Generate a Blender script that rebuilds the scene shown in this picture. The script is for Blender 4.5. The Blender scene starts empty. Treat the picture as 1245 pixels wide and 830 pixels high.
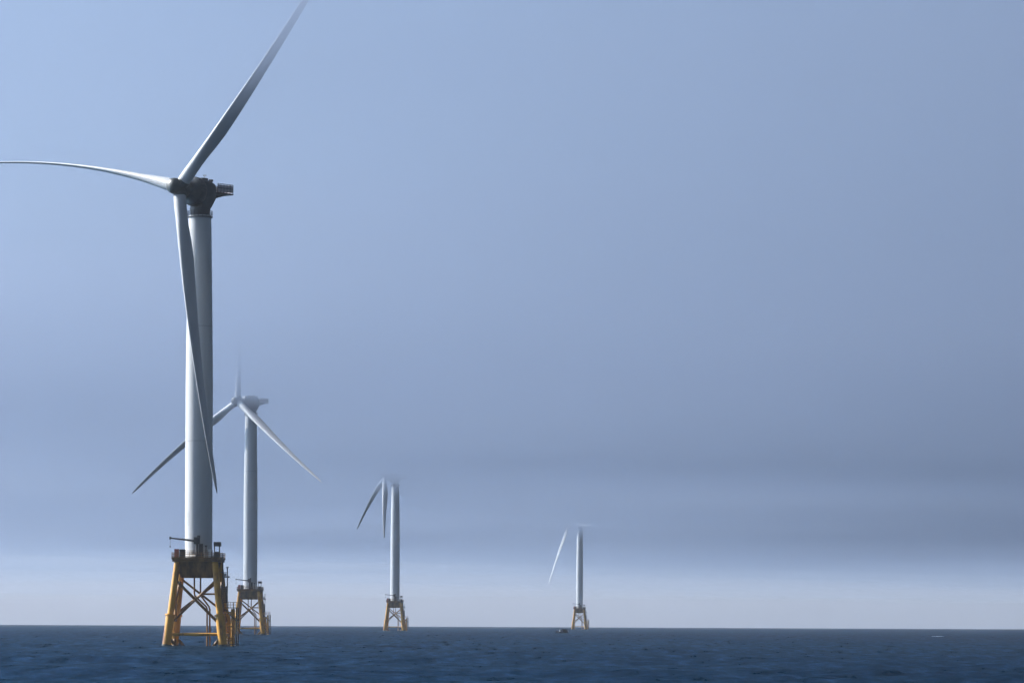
import bpy, math, random
import numpy as np
from mathutils import Vector, Matrix

R = math.radians
S = bpy.context.scene
COL = S.collection

# ------------------------------------------------------------------ camera
FPX = 4500.0                 # focal length in photo pixels (photo 1245 px wide)
EYE = 5.5                    # camera height above the water
EARTH = 6.9e6                # radius of the sea's curve
ROLL = R(0.25)
cam_data = bpy.data.cameras.new("camera")
cam = bpy.data.objects.new("camera", cam_data)
COL.objects.link(cam)
cam_data.sensor_width = 36.0
cam_data.lens = FPX / 1245.0 * 36.0
cam_data.shift_y = 341.0 / 1245.0
cam_data.clip_start = 0.5
cam_data.clip_end = 60000.0
c0, s0 = math.cos(ROLL), math.sin(ROLL)
cam.matrix_world = Matrix(((c0, -s0, 0, 0), (0, 0, -1, 0), (s0, c0, 0, EYE), (0, 0, 0, 1)))
S.camera = cam

# ------------------------------------------------------------------ light
SUN_EL, SUN_AZ = R(33), R(-72)          # azimuth from +Y, clockwise: -80 = left, a little beyond the turbines
SUN_STRENGTH = 5.0
SKY_STRENGTH = 0.05
world = bpy.data.worlds.new("World")
S.world = world
world.use_nodes = True
wt = world.node_tree
sky = wt.nodes.new("ShaderNodeTexSky")
sky.sky_type = 'NISHITA'
sky.sun_disc = False
sky.sun_elevation = SUN_EL
sky.sun_rotation = SUN_AZ
sky.air_density = 1.0
sky.dust_density = 1.0
sky.ozone_density = 2.0
bg = wt.nodes["Background"]
bg.inputs["Strength"].default_value = SKY_STRENGTH
# clear sky, paler towards the sea horizon, darker to the right; dimming behind the viewer added to deepen the towers' shade
wtc = wt.nodes.new("ShaderNodeTexCoord")
wsep = wt.nodes.new("ShaderNodeSeparateXYZ")
wt.links.new(wtc.outputs["Generated"], wsep.inputs[0])
low = wt.nodes.new("ShaderNodeMapRange")
low.interpolation_type = 'SMOOTHSTEP'
for k_, v_ in (("From Min", 0.005), ("From Max", 0.09), ("To Min", 1.0), ("To Max", 0.0)):
    low.inputs[k_].default_value = v_
wt.links.new(wsep.outputs["Z"], low.inputs["Value"])
tint = wt.nodes.new("ShaderNodeMix")
tint.data_type = 'RGBA'
tint.inputs["A"].default_value = (0.80, 0.98, 1.22, 1)
tint.inputs["B"].default_value = (0.76, 0.95, 1.74, 1)
wt.links.new(low.outputs[0], tint.inputs["Factor"])
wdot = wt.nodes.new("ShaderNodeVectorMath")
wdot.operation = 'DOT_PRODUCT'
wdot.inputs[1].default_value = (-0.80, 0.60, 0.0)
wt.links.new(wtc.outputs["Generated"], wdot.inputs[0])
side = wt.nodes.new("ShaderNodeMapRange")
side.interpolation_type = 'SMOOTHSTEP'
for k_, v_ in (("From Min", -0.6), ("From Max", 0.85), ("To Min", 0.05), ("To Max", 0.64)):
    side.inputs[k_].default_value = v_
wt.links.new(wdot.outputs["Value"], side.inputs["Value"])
mu1 = wt.nodes.new("ShaderNodeVectorMath")
mu1.operation = 'MULTIPLY'
wt.links.new(sky.outputs[0], mu1.inputs[0])
wt.links.new(tint.outputs["Result"], mu1.inputs[1])
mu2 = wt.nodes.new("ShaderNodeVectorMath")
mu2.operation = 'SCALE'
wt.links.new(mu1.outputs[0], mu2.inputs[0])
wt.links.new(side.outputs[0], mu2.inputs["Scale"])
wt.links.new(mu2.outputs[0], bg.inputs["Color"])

sl = bpy.data.lights.new("sun", 'SUN')
sl.energy = SUN_STRENGTH
sl.angle = R(0.5)
sl.color = (1.0, 0.97, 0.93)
sun = bpy.data.objects.new("sun", sl)
COL.objects.link(sun)
sd = Vector((math.sin(SUN_AZ) * math.cos(SUN_EL), math.cos(SUN_AZ) * math.cos(SUN_EL), math.sin(SUN_EL)))
sun.rotation_euler = sd.to_track_quat('Z', 'Y').to_euler()
sun.location = (-300, 60, 260)

vs = S.view_settings
vs.view_transform = 'Standard'
vs.look = 'None'
vs.exposure = 1.65
vs.gamma = 1.0
vs.use_curve_mapping = False
S.render.film_transparent = False
S.cycles.use_denoising = True
S.cycles.max_bounces = 8
S.cycles.volume_bounces = 2
S.cycles.transparent_max_bounces = 64

random.seed(7)
rng = np.random.default_rng(11)


# ------------------------------------------------------------------ materials
def nodes_of(name):
    m = bpy.data.materials.new(name)
    m.use_nodes = True
    t = m.node_tree
    return m, t, t.nodes["Principled BSDF"]


def noise(t, scale, detail=4, rough=0.5, coord='Object', stretch=(1, 1, 1)):
    tc = t.nodes.new("ShaderNodeTexCoord")
    mp = t.nodes.new("ShaderNodeMapping")
    mp.inputs["Scale"].default_value = stretch
    n = t.nodes.new("ShaderNodeTexNoise")
    n.inputs["Scale"].default_value = scale
    n.inputs["Detail"].default_value = detail
    n.inputs["Roughness"].default_value = rough
    t.links.new(tc.outputs[coord], mp.inputs["Vector"])
    t.links.new(mp.outputs[0], n.inputs["Vector"])
    return n


def ramp(t, src, stops):
    r = t.nodes.new("ShaderNodeValToRGB")
    e = r.color_ramp.elements
    while len(e) < len(stops):
        e.new(0.5)
    for el, (p, c) in zip(e, stops):
        el.position = p
        el.color = (c[0], c[1], c[2], 1)
    t.links.new(src, r.inputs["Fac"])
    return r


def paint(name, stops, rough, scale, stretch=(1, 1, 0.15), detail=5, metallic=0.0, bump=0.0):
    m, t, b = nodes_of(name)
    n = noise(t, scale, detail, 0.6, 'Object', stretch)
    r = ramp(t, n.outputs["Fac"], stops)
    t.links.new(r.outputs["Color"], b.inputs["Base Color"])
    b.inputs["Roughness"].default_value = rough
    b.inputs["Metallic"].default_value = metallic
    if bump:
        bp = t.nodes.new("ShaderNodeBump")
        bp.inputs["Strength"].default_value = bump
        t.links.new(n.outputs["Fac"], bp.inputs["Height"])
        t.links.new(bp.outputs[0], b.inputs["Normal"])
    return m


M = {}
M['white'] = paint("tower_paint", [(0.25, (0.45, 0.465, 0.475)), (0.75, (0.505, 0.52, 0.53))], 0.42, 0.35)
M['blade'] = paint("blade_paint", [(0.3, (0.42, 0.435, 0.45)), (0.7, (0.46, 0.475, 0.485))], 0.38, 0.25, (1, 1, 1))
for k_ in ('white', 'blade'):
    M[k_].node_tree.nodes["Principled BSDF"].inputs["Specular IOR Level"].default_value = 0.25
M['seam'] = paint("seam_paint", [(0.3, (0.34, 0.35, 0.36)), (0.7, (0.42, 0.43, 0.44))], 0.5, 1.0)
M['dark'] = paint("nacelle_paint", [(0.3, (0.028, 0.035, 0.045)), (0.7, (0.05, 0.06, 0.07))], 0.5, 0.8, (1, 1, 1))
M['hub'] = paint("hub_paint", [(0.3, (0.045, 0.055, 0.055)), (0.7, (0.07, 0.08, 0.08))], 0.45, 0.8, (1, 1, 1))
M['steel'] = paint("galvanised_steel", [(0.3, (0.16, 0.17, 0.18)), (0.7, (0.26, 0.27, 0.28))], 0.5, 1.5, (1, 1, 1), metallic=0.3)
M['black'] = paint("black_steel", [(0.3, (0.025, 0.025, 0.028)), (0.7, (0.05, 0.05, 0.055))], 0.55, 2.0, (1, 1, 1))
M['panel'] = paint("mesh_panel_paint", [(0.3, (0.34, 0.32, 0.36)), (0.7, (0.42, 0.40, 0.44))], 0.6, 2.0, (1, 1, 1))
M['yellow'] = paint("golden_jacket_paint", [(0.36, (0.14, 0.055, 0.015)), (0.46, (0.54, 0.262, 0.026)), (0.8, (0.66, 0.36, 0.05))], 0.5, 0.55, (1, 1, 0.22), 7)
M['brown'] = paint("shaded_yellow_paint", [(0.28, (0.04, 0.02, 0.010)), (0.5, (0.17, 0.082, 0.02)), (0.8, (0.29, 0.15, 0.03))], 0.6, 0.6, (1, 1, 0.3), 7)  # jacket yellow with the shade under the deck put into the colour, random streaks
M['splash'] = paint("wet_marine_growth", [(0.35, (0.02, 0.022, 0.02)), (0.6, (0.05, 0.05, 0.035)), (0.9, (0.16, 0.10, 0.03))], 0.4, 1.2, (1, 1, 0.7), 7)
M['grey'] = paint("concrete_grey_coating", [(0.3, (0.30, 0.29, 0.28)), (0.7, (0.42, 0.41, 0.40))], 0.6, 0.8)
M['red'] = paint("faded_red_paint", [(0.3, (0.30, 0.07, 0.06)), (0.7, (0.42, 0.13, 0.11))], 0.55, 2.0)
M['offwhite'] = paint("off_white_paint", [(0.3, (0.62, 0.62, 0.60)), (0.7, (0.74, 0.74, 0.72))], 0.4, 2.0)
M['navy'] = paint("navy_hull_paint", [(0.3, (0.006, 0.008, 0.014)), (0.7, (0.012, 0.015, 0.025))], 0.7, 2.0)
M['navy'].node_tree.nodes['Principled BSDF'].inputs['Specular IOR Level'].default_value = 0.1
M['glass'] = paint("dark_window_glass", [(0.3, (0.02, 0.025, 0.03)), (0.7, (0.03, 0.035, 0.04))], 0.08, 1.0)


# ------------------------------------------------------------------ mesh helpers
class MB:
    """Collects tubes, boxes and lathes, then links them as one mesh object."""
    def __init__(self):
        self.v, self.f, self.sm = [], [], []

    def add(self, verts, faces, smooth=False):
        o = len(self.v)
        self.v += [tuple(p) for p in verts]
        self.f += [tuple(i + o for i in fc) for fc in faces]
        self.sm += [smooth] * len(faces)

    def box(self, c, size, rot=None):
        x, y, z = size[0] / 2, size[1] / 2, size[2] / 2
        vs_ = [Vector(p) for p in ((-x, -y, -z), (x, -y, -z), (x, y, -z), (-x, y, -z), (-x, -y, z), (x, -y, z), (x, y, z), (-x, y, z))]
        if rot is not None:
            vs_ = [rot @ p for p in vs_]
        self.add([p + Vector(c) for p in vs_], [(0, 3, 2, 1), (4, 5, 6, 7), (0, 1, 5, 4), (1, 2, 6, 5), (2, 3, 7, 6), (3, 0, 4, 7)])

    def tube(self, pts, rad, n=14, cap=True):
        pts = [Vector(p) for p in pts]
        if not isinstance(rad, (list, tuple)):
            rad = [rad] * len(pts)
        rings, ref = [], None
        for i, p in enumerate(pts):
            d = (pts[min(i + 1, len(pts) - 1)] - pts[max(i - 1, 0)]).normalized()
            if ref is None:
                ref = Vector((0, 1, 0)) if abs(d.y) < 0.8 else Vector((1, 0, 0))
            a = (ref - d * ref.dot(d)).normalized()
            b = d.cross(a)
            ref = a
            rings.append([p + (a * math.cos(2 * math.pi * k / n) + b * math.sin(2 * math.pi * k / n)) * rad[i] for k in range(n)])
        vs_ = [q for r_ in rings for q in r_]
        fs = []
        for i in range(len(pts) - 1):
            for k in range(n):
                fs.append((i * n + k, i * n + (k + 1) % n, (i + 1) * n + (k + 1) % n, (i + 1) * n + k))
        self.add(vs_, fs, True)
        if cap:
            self.add(rings[0], [tuple(reversed(range(n)))])
            self.add(rings[-1], [tuple(range(n))])

    def lathe(self, prof, n=48, axis='Z', centre=(0, 0, 0), smooth=True):
        """prof: (radius, distance along axis); axis Z (up) or Y (along +Y)."""
        vs_, fs = [], []
        for (r_, h) in prof:
            for k in range(n):
                t = 2 * math.pi * k / n
                if axis == 'Z':
                    p = (r_ * math.cos(t), r_ * math.sin(t), h)
                else:
                    p = (r_ * math.sin(t), h, r_ * math.cos(t))
                vs_.append((p[0] + centre[0], p[1] + centre[1], p[2] + centre[2]))
        for i in range(len(prof) - 1):
            for k in range(n):
                fs.append((i * n + k, i * n + (k + 1) % n, (i + 1) * n + (k + 1) % n, (i + 1) * n + k))
        self.add(vs_, fs, smooth)
        self.add(vs_[:n], [tuple(reversed(range(n)))])
        self.add(vs_[-n:], [tuple(range(n))])

    def frustum(self, b, zb, t, zt):
        """b, t: (half x, half y) of the lower and upper rectangle."""
        vs_ = [(-b[0], -b[1], zb), (b[0], -b[1], zb), (b[0], b[1], zb), (-b[0], b[1], zb),
               (-t[0], -t[1], zt), (t[0], -t[1], zt), (t[0], t[1], zt), (-t[0], t[1], zt)]
        self.add(vs_, [(0, 3, 2, 1), (4, 5, 6, 7), (0, 1, 5, 4), (1, 2, 6, 5), (2, 3, 7, 6), (3, 0, 4, 7)])

    def mesh(self, name, mat, bevel=0.0):
        me = bpy.data.meshes.new(name)
        me.from_pydata(self.v, [], self.f)
        me.polygons.foreach_set("use_smooth", self.sm)
        me.materials.append(M[mat])
        me.update()
        if bevel:
            import bmesh
            bm = bmesh.new()
            bm.from_mesh(me)
            bmesh.ops.recalc_face_normals(bm, faces=bm.faces)
            es = [e for e in bm.edges if len(e.link_faces) == 2 and e.calc_face_angle(0) > 0.6]
            bmesh.ops.bevel(bm, geom=es, offset=bevel, segments=2, affect='EDGES', profile=0.7)
            bm.to_mesh(me)
            bm.free()
        return me

    def build(self, name, mat, parent=None, bevel=0.0):
        return link(name, self.mesh(name, mat, bevel), parent)


def link(name, me, parent=None):
    o = bpy.data.objects.new(name, me)
    COL.objects.link(o)
    if parent is not None:
        o.parent = parent
    return o


def thing(name, label, cat, loc, group=None):
    o = bpy.data.objects.new(name, None)
    COL.objects.link(o)
    o.empty_display_size = 2
    o.location = loc
    tag(o, label, cat, group)
    return o


def tag(o, label, cat, group=None):
    o["label"], o["category"] = label, cat
    if group:
        o["group"] = group


def drop(x, y):
    return -(x * x + y * y) / 2 / EARTH


# ------------------------------------------------------------------ sea
def make_sea():
    inner = R(9.6)
    dense = np.linspace(-inner, inner, 800)
    side = np.concatenate([np.linspace(inner, R(16), 60)[1:], np.linspace(R(16), math.pi, 46)[1:]])
    th = np.concatenate([-side[::-1], dense, side[:-1]])
    rr = [0.0, 20, 60, 110, 150, 185, 210]
    while rr[-1] < 12000:
        r_ = rr[-1]
        rr.append(r_ + 0.62 * max(1.0, (r_ / 300) ** 1.45) if r_ < 4000 else r_ * 1.025)
    rr = np.array(rr[1:])
    nt, nr = len(th), len(rr)
    RR, TT = np.meshgrid(rr, th, indexing='ij')
    X, Y = RR * np.sin(TT), RR * np.cos(TT)
    Z = -(X * X + Y * Y) / 2 / EARTH
    dr = np.gradient(rr)[:, None]
    dth = np.maximum(np.gradient(th), 1e-4)[None, :] * RR
    sp = np.maximum(dr, dth)
    H = np.zeros_like(Z)
    wind = R(262)
    for k in range(80):
        lam = 1.0 * (6.5 / 1.0) ** rng.random()
        a = wind + rng.normal() * R(26)
        kx, ky = 2 * math.pi / lam * math.cos(a), 2 * math.pi / lam * math.sin(a)
        amp = 0.0145 * lam ** 0.8 * (0.5 + rng.random())
        w = np.clip((lam / sp - 2.5) / 2.5, 0, 1)
        ph = kx * X + ky * Y + rng.random() * 6.283
        H += amp * w * (np.sin(ph) + 0.22 * np.cos(2 * ph))
    for k in range(9):
        lam = 16 * (45 / 16) ** rng.random()
        a = wind + rng.normal() * R(22)
        w = np.clip((lam / sp - 2.5) / 2.5, 0, 1)
        H += 0.0024 * lam * w * np.sin(2 * math.pi / lam * (math.cos(a) * X + math.sin(a) * Y) + rng.random() * 6.283)
    # gusts: patches of rougher and calmer water
    g = np.zeros_like(Z)
    for k in range(14):
        lam = 45 * (400 / 45) ** rng.random()
        a = rng.random() * 6.283
        g += np.sin(2 * math.pi / lam * (math.cos(a) * X * 0.6 + math.sin(a) * Y) + rng.random() * 6.283)
    H *= np.clip(1.0 + 0.16 * g, 0.35, 1.8)
    H *= 0.55 + 0.45 * np.clip((RR - 260) / 160, 0, 1)
    Z += H
    verts = np.concatenate([[[0, 0, 0.0]], np.stack([X, Y, Z], -1).reshape(-1, 3)]).astype(np.float32)
    i = np.arange(nr - 1)[:, None]
    j = np.arange(nt)[None, :]
    j2 = (j + 1) % nt
    q = np.stack([1 + i * nt + j, 1 + i * nt + j2, 1 + (i + 1) * nt + j2, 1 + (i + 1) * nt + j], -1).reshape(-1, 4)[:, ::-1]
    jj = np.arange(nt)
    tri = np.stack([np.zeros(nt, int), 1 + (jj + 1) % nt, 1 + jj], -1)
    me = bpy.data.meshes.new("sea")
    me.vertices.add(len(verts))
    me.vertices.foreach_set("co", verts.ravel())
    loops = np.concatenate([q.ravel(), tri.ravel()]).astype(np.int32)
    starts = np.concatenate([np.arange(len(q)) * 4, len(q) * 4 + np.arange(nt) * 3]).astype(np.int32)
    me.loops.add(len(loops))
    me.loops.foreach_set("vertex_index", loops)
    me.polygons.add(len(starts))
    me.polygons.foreach_set("loop_start", starts)
    me.update(calc_edges=True)
    me.validate()
    me.polygons.foreach_set("use_smooth", np.ones(len(me.polygons), bool))
    return me


m, t, b = nodes_of("sea_water")
b.inputs["Base Color"].default_value = (0.0012, 0.0075, 0.017, 1)
b.inputs["Roughness"].default_value = 0.6
b.inputs["Specular IOR Level"].default_value = 0.0
n1 = noise(t, 0.55, 6, 0.62, 'Object', (1, 0.6, 1))
n2 = noise(t, 0.11, 4, 0.55, 'Object', (1, 0.5, 1))
ad = t.nodes.new("ShaderNodeMath")
ad.operation = 'MULTIPLY_ADD'
ad.inputs[1].default_value = 3.0
t.links.new(n2.outputs["Fac"], ad.inputs[0])
t.links.new(n1.outputs["Fac"], ad.inputs[2])
calm = noise(t, 1.0, 3, 0.5, 'Object', (0.0012, 0.0042, 1))       # slicks of calmer water
cr = t.nodes.new("ShaderNodeMapRange")
for k_, v_ in (("From Min", 0.40), ("From Max", 0.62), ("To Min", 0.9), ("To Max", 0.3)):
    cr.inputs[k_].default_value = v_
t.links.new(calm.outputs["Fac"], cr.inputs["Value"])
bp = t.nodes.new("ShaderNodeBump")
t.links.new(cr.outputs[0], bp.inputs["Strength"])
bp.inputs["Distance"].default_value = 0.30
t.links.new(ad.outputs[0], bp.inputs["Height"])
t.links.new(bp.outputs[0], b.inputs["Normal"])
fr = t.nodes.new("ShaderNodeFresnel")
fr.inputs["IOR"].default_value = 1.333
t.links.new(bp.outputs[0], fr.inputs["Normal"])
mn = t.nodes.new("ShaderNodeMath")
mn.operation = 'MINIMUM'
mn.inputs[1].default_value = 0.5           # wave faces hide each other at grazing angles, so the mirror part stays low
t.links.new(fr.outputs[0], mn.inputs[0])
gl = t.nodes.new("ShaderNodeBsdfAnisotropic")
gl.inputs["Roughness"].default_value = 0.25
gl.inputs["Color"].default_value = (0.085, 0.172, 0.255, 1)
t.links.new(bp.outputs[0], gl.inputs["Normal"])
mx = t.nodes.new("ShaderNodeMixShader")
gust = noise(t, 1.0, 8, 0.72, 'Object', (0.34, 0.055, 1))           # cat's-paws: rippled and smoother streaks
gr = t.nodes.new("ShaderNodeMapRange")
for k_, v_ in (("From Min", 0.36), ("From Max", 0.66), ("To Min", 0.15), ("To Max", 2.0)):
    gr.inputs[k_].default_value = v_
t.links.new(gust.outputs["Fac"], gr.inputs["Value"])
gm = t.nodes.new("ShaderNodeMath")
gm.operation = 'MULTIPLY'
t.links.new(mn.outputs[0], gm.inputs[0])
t.links.new(gr.outputs[0], gm.inputs[1])
t.links.new(gm.outputs[0], mx.inputs[0])
t.links.new(b.outputs[0], mx.inputs[1])
t.links.new(gl.outputs[0], mx.inputs[2])
t.links.new(mx.outputs[0], t.nodes["Material Output"].inputs["Surface"])
M['sea'] = m
sea_me = make_sea()
sea_me.materials.append(m)
sea = link("sea", sea_me)
sea["kind"] = "structure"


# ------------------------------------------------------------------ fog bank and haze
def volume_mat(name, color, density, g=0.0):
    m = bpy.data.materials.new(name)
    m.use_nodes = True
    t = m.node_tree
    t.nodes.remove(t.nodes["Principled BSDF"])
    v = t.nodes.new("ShaderNodeVolumePrincipled")
    v.inputs["Color"].default_value = (*color, 1)
    v.inputs["Density"].default_value = density
    v.inputs["Anisotropy"].default_value = g
    t.links.new(v.outputs[0], t.nodes["Material Output"].inputs["Volume"])
    return m


FOG_TOP = 127.0
M['haze'] = volume_mat("sea_haze_air", (0.80, 0.88, 1.0), 0.00003, 0.0)


def make_fog(far, lift, mat):
    rng = np.random.default_rng(5)
    nx, ny = 90, 150
    xs, ys = np.linspace(-1500, 1500, nx), np.linspace(300, far, ny)
    X, Y = np.meshgrid(xs, ys, indexing='ij')
    top = np.full_like(X, FOG_TOP)
    top += 30 / (1 + np.exp(-(X - 130) / 110.0))          # the bank is thicker to the right
    top -= np.interp(Y, [900, 1600, 3400], [-5, -4, 12])
    for k in range(16):
        lam = 120 * 8 ** rng.random()
        a = rng.random() * 6.283
        top += 0.042 * lam ** 0.6 * np.clip((Y - 500) / 1500, 0.1, 1) * np.sin(2 * math.pi / lam * (math.cos(a) * X * 0.6 + math.sin(a) * Y) + rng.random() * 6.283)
    bot = np.interp(Y, [300, 900, 1600, 2420, 3400, 5300], [118, 115.5, 92.5, 90, 84.5, 84]) - (X * X + Y * Y) / 2 / EARTH + lift
    for k in range(10):
        lam = 150 * 8 ** rng.random()
        a = rng.random() * 6.283
        bot += 0.004 * lam ** 0.8 * (1 + 2.5 * np.clip((Y - 3400) / 1500, 0, 1)) * np.sin(2 * math.pi / lam * (math.cos(a) * X * 0.4 + math.sin(a) * Y) + rng.random() * 6.283)
    # the bank thins out towards its far rim
    rim = np.clip((Y - far + 1000) / 1000, 0, 1)
    rim = np.maximum(rim, np.clip((480 - Y) / 180, 0, 1))
    top = top * (1 - rim) + (bot + 1) * rim
    top = np.maximum(top, bot + 0.5)
    vb = np.stack([X, Y, bot], -1).reshape(-1, 3)
    vt = np.stack([X, Y, top], -1).reshape(-1, 3)
    v = np.concatenate([vb, vt])
    n = nx * ny
    idx = lambda i, j: i * ny + j
    f = []
    for i in range(nx - 1):
        for j in range(ny - 1):
            a_, b_, c_, d_ = idx(i, j), idx(i + 1, j), idx(i + 1, j + 1), idx(i, j + 1)
            f.append((a_, d_, c_, b_))
            f.append((a_ + n, b_ + n, c_ + n, d_ + n))
    for i in range(nx - 1):
        for j, flip in ((0, False), (ny - 1, True)):
            q = (idx(i, j), idx(i + 1, j), idx(i + 1, j) + n, idx(i, j) + n)
            f.append(q[::-1] if flip else q)
    for j in range(ny - 1):
        for i, flip in ((0, True), (nx - 1, False)):
            q = (idx(i, j), idx(i, j + 1), idx(i, j + 1) + n, idx(i, j) + n)
            f.append(q[::-1] if flip else q)
    me = bpy.data.meshes.new("fog_bank")
    me.from_pydata(v.tolist(), [], f)
    me.materials.append(mat)
    return me


FOG_TINT = (0.488, 0.572, 0.710)
for far, lift, dens in ((4700, 5.5, .0088), (5200, 0.5, .0026), (6000, -2.0, .0014), (7400, -4.5, .0005), (10000, -9.0, .0002)):   # denser core, thinner ragged skirts
    fog = link("fog_bank", make_fog(far, lift, volume_mat("fog_bank_air", FOG_TINT, dens, 0.75)))
    fog["kind"] = "stuff"
hz = MB()
hz.box((0, 0, 98), (25000, 25000, 260))
haze = hz.build("haze", 'haze')
haze["kind"] = "stuff"


# ------------------------------------------------------------------ the jacket foundation (local frame: sea level 0, front towards -Y)
DECK = 19.2


def leg_at(sx, sy, z):
    h = 6.2 - (6.2 - 4.05) * z / 19.0
    return Vector((sx * h, sy * h, z))


def make_jacket(root, detail=True):
    parts = []
    for sx, sy in ((-1, -1), (1, -1), (1, 1), (-1, 1)):
        a = MB()
        a.tube([leg_at(sx, sy, 6.4), leg_at(sx, sy, 18.6)], 0.72, 20)
        leg = a.build("leg", 'yellow', root)
        s_ = MB()
        s_.tube([leg_at(sx, sy, 0.35), leg_at(sx, sy, 6.6)], 0.98, 20)
        s_.tube([leg_at(sx, sy, 6.6), leg_at(sx, sy, 6.95)], 1.2, 20)
        s_.build("pile_sleeve", 'yellow', leg)
        g = MB()
        g.tube([leg_at(sx, sy, -7), leg_at(sx, sy, 0.35)], 1.0, 20)
        g.build("waterline_growth", 'splash', leg)
    faces = [((-1, -1), (1, -1)), ((1, -1), (1, 1)), ((1, 1), (-1, 1)), ((-1, 1), (-1, -1))]
    for fi, (A, Bq) in enumerate(faces):
        for p, q in ((A, Bq), (Bq, A)):
            x = MB()
            P, Q = leg_at(*p, 14.9 if fi == 2 else 14.6), leg_at(*q, 7.2 if fi == 2 else 4.6)
            d = 0.32 if p == A else 0.24
            x.tube([P, Q], d, 12)
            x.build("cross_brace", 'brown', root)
        h = MB()
        h.tube([leg_at(*A, 2.6), leg_at(*Bq, 2.6)], 0.32, 12)
        h.build("horizontal_brace", 'yellow', root)
        for p, q in ((A, Bq), (Bq, A)):
            x = MB()
            P, Q = leg_at(*p, 2.2), leg_at(*q, 2.2)
            x.tube([P, P.lerp(Q, 0.5) + Vector((0, 0, -7.0))], 0.36, 12)
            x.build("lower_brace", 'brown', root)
    h = MB()
    h.tube([Vector((0.2, 5.0, 11.5)), leg_at(1, 1, 11.5)], 0.22, 10)
    h.build("horizontal_brace", 'brown', root)
    # transition piece: closed box under the deck, tapering downwards, with a middle can
    tp = MB()
    tp.frustum((3.35, 3.35), 15.0, (4.6, 4.6), DECK - 0.75)
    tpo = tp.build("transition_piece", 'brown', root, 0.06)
    st = MB()
    for i in range(5):
        u = -1 + i * 0.5
        for sgn, ax in ((-1, 0), (1, 0), (-1, 1), (1, 1)):
            lo, hi = Vector((u * 3.3, sgn * 3.42, 15.05)), Vector((u * 4.4, sgn * 4.68, DECK - 0.8))
            if ax:
                lo, hi = Vector((lo.y, lo.x, lo.z)), Vector((hi.y, hi.x, hi.z))
            st.tube([lo, hi], 0.09, 6)
    st.build("stiffener", 'brown', tpo)
    # deck with kick plate and railing
    dk = MB()
    dk.box((0, 0, DECK - 0.45), (10.3, 10.3, 0.55))
    dk.box((0, 0, DECK - 0.10), (10.7, 10.7, 0.14))
    deck = dk.build("deck", 'brown', root, 0.03)
    rl = MB()
    hw = 5.25
    for i in range(9):
        u = -hw + i * 2 * hw / 8
        for p in ((u, -hw), (u, hw), (-hw, u), (hw, u)):
            rl.tube([(p[0], p[1], DECK - 0.03), (p[0], p[1], DECK + 1.25)], 0.05, 6)
    for zz in (0.45, 0.85, 1.25):
        for p, q in (((-hw, -hw), (hw, -hw)), ((hw, -hw), (hw, hw)), ((hw, hw), (-hw, hw)), ((-hw, hw), (-hw, -hw))):
            rl.tube([(p[0], p[1], DECK + zz), (q[0], q[1], DECK + zz)], 0.05, 6)
    rl.build("railing", 'brown', deck)
    kp = MB()
    for p, s_ in (((0, -hw - 0.02), (10.6, 0.04)), ((0, hw + 0.02), (10.6, 0.04)), ((-hw - 0.02, 0), (0.04, 10.4)), ((hw + 0.02, 0), (0.04, 10.4))):
        kp.box((p[0], p[1], DECK + 0.12), (s_[0], s_[1], 0.28))
    kp.build("kick_plate", 'brown', deck)
    # cabinets on the deck
    c = MB()
    c.box((-4.25, -4.3, DECK + 1.05), (0.95, 0.9, 2.0))
    c.build("equipment_cabinet", 'red', deck, 0.05)
    c = MB()
    c.box((-3.05, -3.9, DECK + 0.95), (1.2, 1.2, 1.8))
    c.box((-3.05, -3.9, DECK + 1.92), (1.35, 1.35, 0.12))
    c.build("equipment_cabinet", 'black', deck, 0.04)
    c = MB()
    for dx in (-0.55, 0.55):
        for dy in (-0.5, 0.5):
            c.tube([(4.5 + dx, -3.6 + dy, DECK - 0.03), (4.5 + dx, -3.6 + dy, DECK + 2.7)], 0.08, 6)
    c.box((4.5, -3.6, DECK + 0.8), (0.9, 0.8, 1.4))
    c.box((4.6, -3.6, DECK + 3.15), (1.55, 1.4, 0.95))
    c.build("equipment_rack", 'black', deck, 0.04)
    c = MB()
    c.box((3.0, -4.2, DECK + 0.75), (0.5, 0.5, 1.45))
    c.box((3.0, -4.2, DECK + 1.75), (0.7, 0.6, 0.5))
    c.build("control_post", 'offwhite', deck, 0.04)
    c = MB()
    c.box((0.9, -4.6, DECK + 0.55), (1.6, 0.8, 1.1))
    c.tube([(2.2, -4.5, DECK), (2.2, -4.5, DECK + 2.6)], 0.12, 8)
    c.box((2.2, -4.5, DECK + 2.7), (0.5, 0.4, 0.35))
    c.build("deck_locker", 'black', deck, 0.04)
    # davit crane resting with its boom over the left rail
    dv = MB()
    dv.tube([(0.15, -4.2, DECK), (0.15, -4.2, DECK + 3.4)], 0.30, 14)
    dv.box((0.15, -4.2, DECK + 3.9), (1.25, 1.0, 1.5))
    dv.box((0.55, -4.2, DECK + 4.8), (0.6, 0.6, 0.5))
    crane = dv.build("davit_crane", 'black', root, 0.04)
    bm_ = MB()
    bm_.tube([(-0.3, -4.2, DECK + 3.85), (-3.0, -4.25, DECK + 4.15), (-5.7, -4.3, DECK + 4.45)], [0.26, 0.20, 0.15], 8)
    bm_.box((-5.7, -4.3, DECK + 4.45), (0.35, 0.3, 0.6))
    bm_.tube([(-5.7, -4.3, DECK + 4.2), (-5.7, -4.3, DECK + 2.7)], 0.03, 6)
    bm_.box((-5.7, -4.3, DECK + 2.55), (0.22, 0.22, 0.35))
    bm_.build("boom", 'black', crane)
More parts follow.
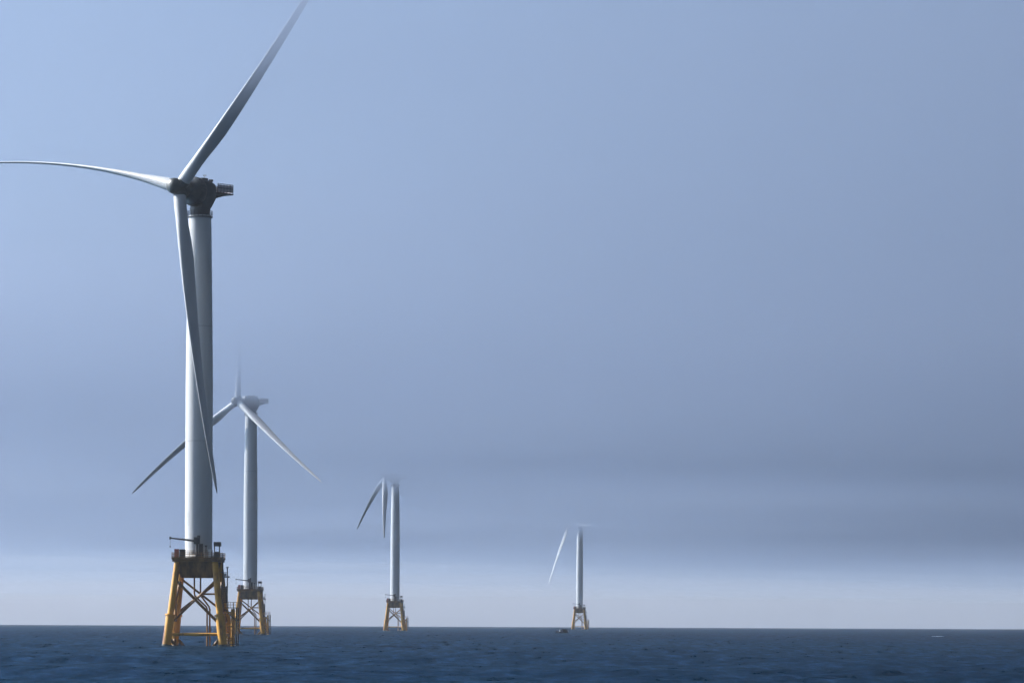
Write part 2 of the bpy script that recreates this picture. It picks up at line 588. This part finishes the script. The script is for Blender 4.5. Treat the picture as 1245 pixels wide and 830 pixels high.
    # cable tubes under the transition piece
    for x0, x1 in ((-0.75, 2.1), (0.6, 2.7)):
        j = MB()
        j.tube([(x0, -1.2, 15.2), (x0, -1.2, 11.6), (x0 + 0.15, -1.2, 11.0), (x1 - 0.2, -1.3, 8.7), (x1, -1.3, 8.1), (x1, -1.3, -4)], 0.19, 10)
        j.build("cable_tube", 'brown', root)
    # boat landing on the right-hand face
    bl = MB()
    bx = 7.9
    for yy in (-3.3, -0.9):
        bl.tube([(bx, yy, -4), (bx, yy, 8.2)], 0.30, 14)
        for zz in (1.3, 4.4, 7.4):
            bl.tube([(bx, yy, zz), leg_at(1, -1, zz) + Vector((0.4, max(0, yy + 3.3) * 0.6 + 0.8, 0))], 0.17, 8)
    for zz in (0.6, 3.2, 5.8, 8.0):
        bl.tube([(bx, -3.3, zz), (bx, -0.9, zz)], 0.14, 8)
    land = bl.build("boat_landing", 'yellow', root)
    ld = MB()
    for yy in (-2.45, -1.75):
        ld.tube([(bx + 0.1, yy, -3), (bx + 0.1, yy, 9.6)], 0.07, 6)
    for k in range(40):
        ld.tube([(bx + 0.1, -2.45, -2.6 + k * 0.3), (bx + 0.1, -1.75, -2.6 + k * 0.3)], 0.035, 5)
    ld.build("ladder", 'yellow', land)
    rp = MB()
    rp.box((7.1, -2.1, 8.45), (3.6, 3.4, 0.16))
    for x_ in (5.5, 7.1, 8.8):
        for y_ in (-3.7, -0.5):
            rp.tube([(x_, y_, 8.5), (x_, y_, 9.7)], 0.05, 6)
    for zz in (9.1, 9.7):
        for y_ in (-3.7, -0.5):
            rp.tube([(5.5, y_, zz), (8.8, y_, zz)], 0.045, 6)
        rp.tube([(8.8, -3.7, zz), (8.8, -0.5, zz)], 0.045, 6)
    rp.build("rest_platform", 'brown', land)
    fr = MB()
    for y_ in (-3.8, -0.4):
        fr.tube([(8.85, y_, -3), (8.85, y_, 8.5)], 0.14, 8)
        fr.tube([(6.3, y_, 0.4), (8.85, y_, 0.4)], 0.12, 8)
        fr.tube([(6.0, y_, 8.2), (8.85, y_, 5.6)], 0.10, 8)
    for zz in (1.0, 3.0, 5.0, 7.0):
        fr.tube([(8.85, -3.8, zz), (8.85, -0.4, zz)], 0.10, 8)
    fr.build("fender_frame", 'splash', land)
    # caged ladder from the rest platform to the deck, and the slim mast beside it
    up = MB()
    for y_ in (-2.5, -1.8):
        up.tube([(5.75, y_, 8.5), (5.6, y_, DECK + 1.2)], 0.08, 6)
    for k in range(36):
        up.tube([(5.74, -2.5, 8.7 + k * 0.3), (5.74, -1.8, 8.7 + k * 0.3)], 0.035, 5)
    cage = up.build("access_ladder", 'black', root)
    cg = MB()
    for k in range(9):
        z_ = 9.6 + k * 0.42
        pts = [(5.75 + 0.95 * math.sin(u_ * math.pi / 8), -2.15 + 0.62 * math.cos(u_ * math.pi / 8), z_) for u_ in range(9)]
        cg.tube(pts, 0.06, 5)
    for u_ in range(1, 8):
        x_, y_ = 5.75 + 0.95 * math.sin(u_ * math.pi / 8), -2.15 + 0.62 * math.cos(u_ * math.pi / 8)
        cg.tube([(x_, y_, 9.5), (x_, y_, 13.2)], 0.06, 5)
    cg.build("safety_cage", 'black', cage)
    ms = MB()
    ms.tube([(6.65, -2.2, 8.5), (6.65, -2.2, 17.3)], 0.13, 8)
    ms.box((6.5, -2.2, 15.2), (1.3, 0.5, 0.35))
    ms.box((6.2, -2.2, 15.7), (0.45, 0.4, 0.6))
    ms.box((6.65, -2.2, 17.3), (0.5, 0.4, 0.25))
    ms.tube([(5.2, -2.2, 16.2), (6.65, -2.2, 16.2)], 0.07, 6)
    ms.build("navigation_mast", 'steel', root)


# ------------------------------------------------------------------ tower
def make_tower(root):
    a = MB()
    prof = [(3.0, DECK), (3.0, 40), (2.99, 58), (2.86, 70), (2.68, 82), (2.48, 94.6)]
    a.lathe(prof, 64)
    tw = a.build("tower", 'white', root)
    f = MB()
    f.lathe([(3.02, DECK - 0.02), (3.42, DECK), (3.42, DECK + 0.55), (3.10, DECK + 0.75), (3.06, DECK + 1.9), (3.0, DECK + 1.95)], 64, smooth=False)
    f.build("base_flange", 'grey', tw)
    for z_, r_ in ((45.0, 3.0), (70.2, 2.86)):
        s_ = MB()
        s_.lathe([(r_ - 0.02, z_ - 0.12), (r_ + 0.018, z_ - 0.1), (r_ + 0.018, z_ + 0.1), (r_ - 0.02, z_ + 0.12)], 64, smooth=False)
        s_.build("section_joint", 'seam', tw)
    # door on the deck, facing front
    d = MB()
    d.box((0.9, -2.93, DECK + 2.2), (0.95, 0.25, 2.1))
    d.build("door", 'black', tw, 0.05)
    # two faint stacked characters high above the deck, too worn to read
    mk = MB()

    def patch(a0, a1, z0, z1):
        n = 4
        vs_, fs = [], []
        for i in range(n + 1):
            t_ = a0 + (a1 - a0) * i / n
            for z_ in (z0, z1):
                vs_.append((3.006 * math.cos(t_), 3.006 * math.sin(t_), z_))
        for i in range(n):
            fs.append((2 * i, 2 * i + 2, 2 * i + 3, 2 * i + 1))
        mk.add(vs_, fs)
    ac = R(180 + 48)
    for zc, hh in ((28.75, 1.1), (27.1, 1.2)):
        patch(ac - 0.13, ac - 0.075, zc - hh / 2, zc + hh / 2)
        patch(ac + 0.06, ac + 0.11, zc - hh / 2, zc + hh / 2)
        for q in (-0.5, 0.0, 0.42):
            patch(ac - 0.075, ac + 0.06, zc + q * hh, zc + q * hh + 0.14)
    mk.build("painted_mark", 'seam', tw)
    # service balcony under the nacelle
    y = MB()
    y.lathe([(2.42, 94.0), (2.8, 94.15), (2.8, 94.27), (2.42, 94.3)], 40, smooth=False)
    for k in range(20):
        t_ = 2 * math.pi * k / 20
        y.tube([(2.76 * math.cos(t_), 2.76 * math.sin(t_), 94.3), (2.76 * math.cos(t_), 2.76 * math.sin(t_), 95.5)], 0.05, 5)
    for zz in (94.9, 95.5):
        y.tube([(2.76 * math.cos(2 * math.pi * k / 40), 2.76 * math.sin(2 * math.pi * k / 40), zz) for k in range(41)], 0.05, 5, False)
    y.build("balcony", 'black', tw)
    return tw


# ------------------------------------------------------------------ nacelle, hub and blades (local frame: +Y = upwind along the shaft)
def rounded_box_rings(stations, n=40):
    """stations: (y, half width, z low, z high, squareness)."""
    vs_, fs = [], []
    for (y_, w, zl, zh, e) in stations:
        zc, hz_ = (zl + zh) / 2, (zh - zl) / 2
        for k in range(n):
            t_ = 2 * math.pi * k / n
            c_, s_ = math.cos(t_), math.sin(t_)
            vs_.append((w * math.copysign(abs(c_) ** e, c_), y_, zc + hz_ * math.copysign(abs(s_) ** e, s_)))
    for i in range(len(stations) - 1):
        for k in range(n):
            fs.append((i * n + k, i * n + (k + 1) % n, (i + 1) * n + (k + 1) % n, (i + 1) * n + k))
    return vs_, fs


def make_nacelle(root, psi, tilt, ov, hubz):
    rot = Matrix.Rotation(math.pi - psi, 4, 'Z')      # local +Y -> (-sin psi, -cos psi)
    na = MB()
    # yoke that carries the generator, down to the yaw ring
    vs_, fs = rounded_box_rings([(-3.2, 1.5, 98.6, 101.3, .6), (-2.9, 2.05, 97.6, 101.9, .55), (-1.7, 2.3, 96.0, 102.35, .5), (0.5, 2.4, 95.2, 102.5, .55), (1.2, 2.2, 95.6, 102.3, .65)])
    na.add(vs_, fs, True)
    n = 40
    na.add(vs_[:n], [tuple(range(n))])
    na.add(vs_[-n:], [tuple(reversed(range(n)))])
    na.lathe([(2.2, 94.45), (2.25, 94.6), (2.2, 95.4), (2.3, 96.2)], 40)
    na.box((0.3, -1.0, 102.65), (1.6, 1.8, 0.5))
    na.box((-0.9, -2.4, 102.4), (0.7, 0.7, 0.5))
    nac = na.build("nacelle", 'dark', root)
    nac.matrix_local = rot
    tl = Matrix.Translation((0, 0, hubz)) @ Matrix.Rotation(tilt, 4, 'X')

    def put(mb, name, mat, par, bevel=0.0):
        o = mb.build(name, mat, par, bevel)
        o.matrix_local = tl
        return o
    g = MB()
    g.lathe([(2.4, 0.7), (2.95, 0.75), (3.1, 1.0), (3.1, 2.7), (2.95, 3.0), (2.3, 3.45), (2.0, 3.9), (1.7, 4.4)], 56, 'Y')
    for k in range(28):
        t_ = 2 * math.pi * k / 28
        g.box((3.14 * math.sin(t_), 1.85, 3.14 * math.cos(t_)), (0.12, 1.7, 0.12), Matrix.Rotation(t_, 3, 'Y'))
    put(g, "generator_ring", 'dark', nac)
    ex = MB()
    ex.box((0.5, 3.75, 2.0), (1.5, 0.5, 1.4))
    put(ex, "sunlit_patch", 'offwhite', nac, 0.06)  # pale plate added to stand in for the sunlit patch on the generator
    # helicopter hoist platform at the back
    p = MB()
    p.box((0, -5.7, 99.75), (4.2, 4.9, 0.28))
    for s_ in (-1, 1):
        p.tube([(s_ * 1.2, -3.1, 98.6), (s_ * 1.2, -6.6, 99.62)], 0.16, 8)
    hp = p.build("hoist_platform", 'black', nac)
    rl = MB()
    zz0 = 99.9
    for i in range(6):
        y_ = -3.4 - i * 0.94
        for s_ in (-1, 1):
            rl.tube([(s_ * 2.05, y_, zz0), (s_ * 2.05, y_, zz0 + 1.9)], 0.07, 6)
    for i in range(1, 4):
        rl.tube([(-2.05 + i * 1.025, -8.1, zz0), (-2.05 + i * 1.025, -8.1, zz0 + 1.9)], 0.07, 6)
    for dz in (1.0, 1.9):
        for a_, b_ in (((-2.05, -3.4), (-2.05, -8.1)), ((2.05, -3.4), (2.05, -8.1)), ((-2.05, -8.1), (2.05, -8.1))):
            rl.tube([(a_[0], a_[1], zz0 + dz), (b_[0], b_[1], zz0 + dz)], 0.08, 6)
    rl.build("platform_railing", 'black', hp)
    pn = MB()
    for i in range(5):
        y_ = -3.87 - i * 0.94
        for s_ in (-1, 1):
            pn.box((s_ * 2.05, y_, zz0 + 0.93), (0.03, 0.78, 1.5))
    for i in range(4):
        pn.box((-1.54 + i * 1.025, -8.1, zz0 + 0.93), (0.86, 0.03, 1.5))
    pn.build("mesh_panel", 'panel', hp)
    mst = MB()
    mst.tube([(1.3, -2.6, 101.8), (1.3, -2.6, 104.0)], 0.05, 6)
    mst.tube([(0.9, -2.6, 103.6), (1.7, -2.6, 103.6)], 0.04, 6)
    mst.tube([(0.92, -2.6, 103.6), (0.92, -2.6, 103.9)], 0.09, 6)
    mst.tube([(1.68, -2.6, 103.6), (1.68, -2.6, 103.9)], 0.09, 6)
    mst.build("wind_vane", 'steel', nac)
    # hub
    h = MB()
    h.lathe([(1.55, ov - 2.9), (1.72, ov - 2.3), (1.78, ov - 1.2), (1.78, ov + 1.3), (1.70, ov + 2.0), (1.45, ov + 2.6), (0.95, ov + 2.95), (0.3, ov + 3.05)], 40, 'Y')
    ho = h.build("hub", 'hub', root)
    ho.matrix_local = rot @ tl
    return ho


def make_blade(root, hub, psi, th, Rr, cv, cone, tilt, droop, pitch):
    ah = Vector((-math.sin(psi), -math.cos(psi), 0))
    uu = Vector((math.cos(psi), -math.sin(psi), 0))
    a = ah * math.cos(tilt) + Vector((0, 0, math.sin(tilt)))
    v = Vector((0, 0, math.cos(tilt))) - ah * math.sin(tilt)
    rr = uu * math.sin(th) + v * math.cos(th)
    tt = -uu * math.cos(th) + v * math.sin(th)
    ns, n = 60, 28
    tab_s = [0, .02, .06, .10, .16, .22, .32, .45, .60, .75, .88, .95, .985, 1.0]
    tab_c = [2.75, 2.75, 2.75, 2.95, 3.7, 4.05, 3.75, 3.1, 2.45, 1.85, 1.35, 1.0, 0.6, 0.12]
    tab_t = [1.0, 1.0, 1.0, .82, .52, .40, .30, .25, .215, .19, .175, .17, .17, .2]
    vs_, fs = [], []
    for i in range(ns):
        q = (i / (ns - 1))
        q = 0.5 * q + 0.5 * (1 - (1 - q) ** 1.6)
        s_ = 1.1 + q * (Rr - 1.1)
        f = s_ / Rr
        c_ = float(np.interp(f, tab_s, tab_c))
        tr = float(np.interp(f, tab_s, tab_t))
        tw = R(6) * (1 - f) ** 2
        ctr = hub + rr * s_ + a * (s_ * math.tan(cone)) + tt * (cv * f * f) - Vector((0, 0, 1)) * (droop * abs(math.sin(th)) * f * f)
        ang = pitch - tw
        cd = (-a) * math.sin(ang) + tt * math.cos(ang)      # from leading to trailing edge
        nd = rr.cross(cd).normalized()
        rnd = min(1.0, max(0.0, (tr - .4) / .6))
        for k in range(n):
            t_ = 2 * math.pi * k / n
            x = (1 + math.cos(t_)) / 2                      # 1 = trailing edge
            yt = 5 * tr * (0.2969 * math.sqrt(max(x, 0)) - 0.126 * x - 0.3516 * x * x + 0.2843 * x ** 3 - 0.1015 * x ** 4)
            yy = yt * (1 if math.sin(t_) >= 0 else -0.75)
            xo = x - 0.33
            ex, ey = math.cos(t_) / 2, math.sin(t_) / 2 * tr
            xx = xo * (1 - rnd) + ex * rnd
            yv = yy * (1 - rnd) + ey * rnd
            vs_.append(ctr + cd * (xx * c_) + nd * (yv * c_))
    for i in range(ns - 1):
        for k in range(n):
            fs.append((i * n + k, i * n + (k + 1) % n, (i + 1) * n + (k + 1) % n, (i + 1) * n + k))
    mb = MB()
    mb.add(vs_, fs, True)
    mb.add(vs_[:n], [tuple(reversed(range(n)))])
    mb.add(vs_[-n:], [tuple(range(n))])
    bo = mb.build("blade", 'blade', root)
    k_ = MB()
    k_.tube([hub + rr * 0.9, hub + rr * 2.2], 1.46, 28)
    k_.build("blade_collar", 'hub', bo)
    return bo


# ------------------------------------------------------------------ the four turbines
TURBINES = [
    # x at the waterline, distance, jacket yaw, psi, theta, R, curve, cone, overhang, tilt, droop, pitch, label
    (-68.99, 814.0, 2.5, 41.2, 45.9, 71.0, 5.78, .039, 6.4, .114, 3.96, 90,
     "largest wind turbine on golden lattice legs, its lowest blade crossing its own tower"),
    (-112.94, 1596.0, 2, 44.6, 3.1, 71.0, 4.99, .078, 7.6, .070, 2.74, 70,
     "second tallest wind turbine, partly behind the largest, all three thin blades in view"),
    (-76.58, 2419.0, 4, 79.1, 9.9, 71.0, 6.99, .077, 7.2, .10, 2.41, 108,
     "wind turbine with its nacelle half lost in fog, one dark blade hanging beside its tower"),
    (61.67, 3383.0, 6, 72.0, -17.1, 71.0, 10.0, .070, 8.5, .05, 0.2, 12,
     "smallest wind turbine beside the little boat, top swallowed by fog, one pale detached-looking blade"),
]


def copy_tree(o, parent):
    c = o.copy()
    COL.objects.link(c)
    c.parent = parent
    for ch in o.children:
        copy_tree(ch, c)
    return c


first = None
HUBZ = 99.5
for (x, D, jy, psi, th, Rr, cv, cone, ov, tilt, droop, pitch, label) in TURBINES:
    root = thing("wind_turbine", label, "wind turbine", (x, D, drop(x, D)), "wind turbines standing in the sea")
    if first is None:
        first = root
        make_jacket(root)
        make_tower(root)
        for ch in root.children:
            ch.rotation_euler.z = R(-jy)
        static = list(root.children)
    else:
        for ch in static:
            c = copy_tree(ch, root)
            c.rotation_euler.z = R(-jy)
    p_, ti = R(psi), tilt
    ho = make_nacelle(root, p_, ti, ov, HUBZ)
    ah = Vector((-math.sin(p_), -math.cos(p_), 0)) * math.cos(ti) + Vector((0, 0, math.sin(ti)))
    hub = Vector((0, 0, HUBZ)) + ah * ov
    for k in range(3):
        make_blade(root, hub, p_, R(th) + k * 2 * math.pi / 3, Rr, cv, cone, ti, droop, R(pitch))


# ------------------------------------------------------------------ the small boat off the farthest turbine
def make_boat():
    D = 1990.0
    x = (683.5 - 622.5) / FPX * D
    root = thing("motor_boat", "tiny dark motor boat with a pale cabin lying on the sea before the smallest turbine", "boat", (x, D, drop(x, D) + 0.05))
    root.rotation_euler.z = R(12)
    root.scale = (0.85, 0.85, 1.0)
    # hull along X, bow to the left (-X)
    vs_, fs = [], []
    st = [(-4.3, 0.05, 1.25, 0.6), (-3.4, 0.75, 1.15, 0.0), (-1.8, 1.2, 1.0, -0.3), (0.6, 1.32, 0.92, -0.35), (3.6, 1.25, 0.9, -0.35)]
    for (hx, w, zt, zb) in st:
        vs_ += [(hx, -w, zt), (hx, -w * 0.85, zb * 0.3 + zt * 0.2), (hx, 0, zb), (hx, w * 0.85, zb * 0.3 + zt * 0.2), (hx, w, zt)]
    for i in range(len(st) - 1):
        for k in range(4):
            fs.append((i * 5 + k, (i + 1) * 5 + k, (i + 1) * 5 + k + 1, i * 5 + k + 1))
        fs.append((i * 5, i * 5 + 4, (i + 1) * 5 + 4, (i + 1) * 5))
    h = MB()
    h.add(vs_, fs)
    h.add(vs_[-5:], [(0, 1, 2, 3, 4)])
    h.build("hull", 'navy', root)
    c = MB()
    c.box((-1.3, 0, 1.35), (0.8, 1.2, 0.95))
    cab = c.build("cabin", 'offwhite', root, 0.08)
    w = MB()
    w.box((-1.715, 0, 1.55), (0.04, 0.9, 0.35))
    w.box((-1.3, -0.615, 1.5), (0.6, 0.04, 0.5))
    w.build("window", 'glass', cab)
    r_ = MB()
    r_.box((1.3, 0, 2.1), (3.6, 2.1, 0.3))
    for px, py in ((0.1, -0.9), (0.1, 0.9), (2.6, -0.9), (2.6, 0.9)):
        r_.tube([(px, py, 0.9), (px, py, 2.05)], 0.06, 6)
    r_.build("canopy", 'navy', root)
    k = MB()
    k.box((1.7, 0, 1.4), (2.7, 1.7, 1.05))
    k.build("stern_locker", 'navy', root, 0.05)
    o = MB()
    o.box((3.95, 0, 1.2), (0.5, 0.5, 0.8))
    o.box((3.9, 0, 0.4), (0.25, 0.2, 1.2))
    o.build("outboard_motor", 'black', root, 0.06)
    a = MB()
    a.tube([(-1.3, 0, 1.82), (-1.3, 0, 3.4)], 0.04, 6)
    a.build("aerial", 'steel', root)


make_boat()


# ------------------------------------------------------------------ one breaking crest far out on the right
M['foam'] = paint("sea_foam", [(0.35, (0.16, 0.20, 0.25)), (0.65, (0.42, 0.46, 0.50))], 0.8, 1.5, (1, 1, 1))


def make_foam():
    D = 1650.0
    cx = (1140 - 622.5) / FPX * D
    vs_, fs = [], []
    nx_, ny_ = 40, 8
    for i in range(nx_ + 1):
        for j in range(ny_ + 1):
            u, v = i / nx_ * 2 - 1, j / ny_ * 2 - 1
            h = max(0.0, 1 - u * u) ** 0.6 * max(0.0, 1 - v * v) * (0.14 + 0.08 * math.sin(i * 1.7 + j) + 0.1 * random.random())
            x, y = cx + u * 3.6, D + v * 1.3 + 0.7 * math.sin(u * 2.2)
            vs_.append((x, y, drop(x, y) + h + 0.12 - (0.3 if abs(u) == 1 or abs(v) == 1 else 0)))
    for i in range(nx_):
        for j in range(ny_):
            a = i * (ny_ + 1) + j
            fs.append((a, a + ny_ + 1, a + ny_ + 2, a + 1))
    mb = MB()
    mb.add(vs_, fs, True)
    o = mb.build("sea_foam", 'foam')
    o["kind"] = "stuff"


make_foam()
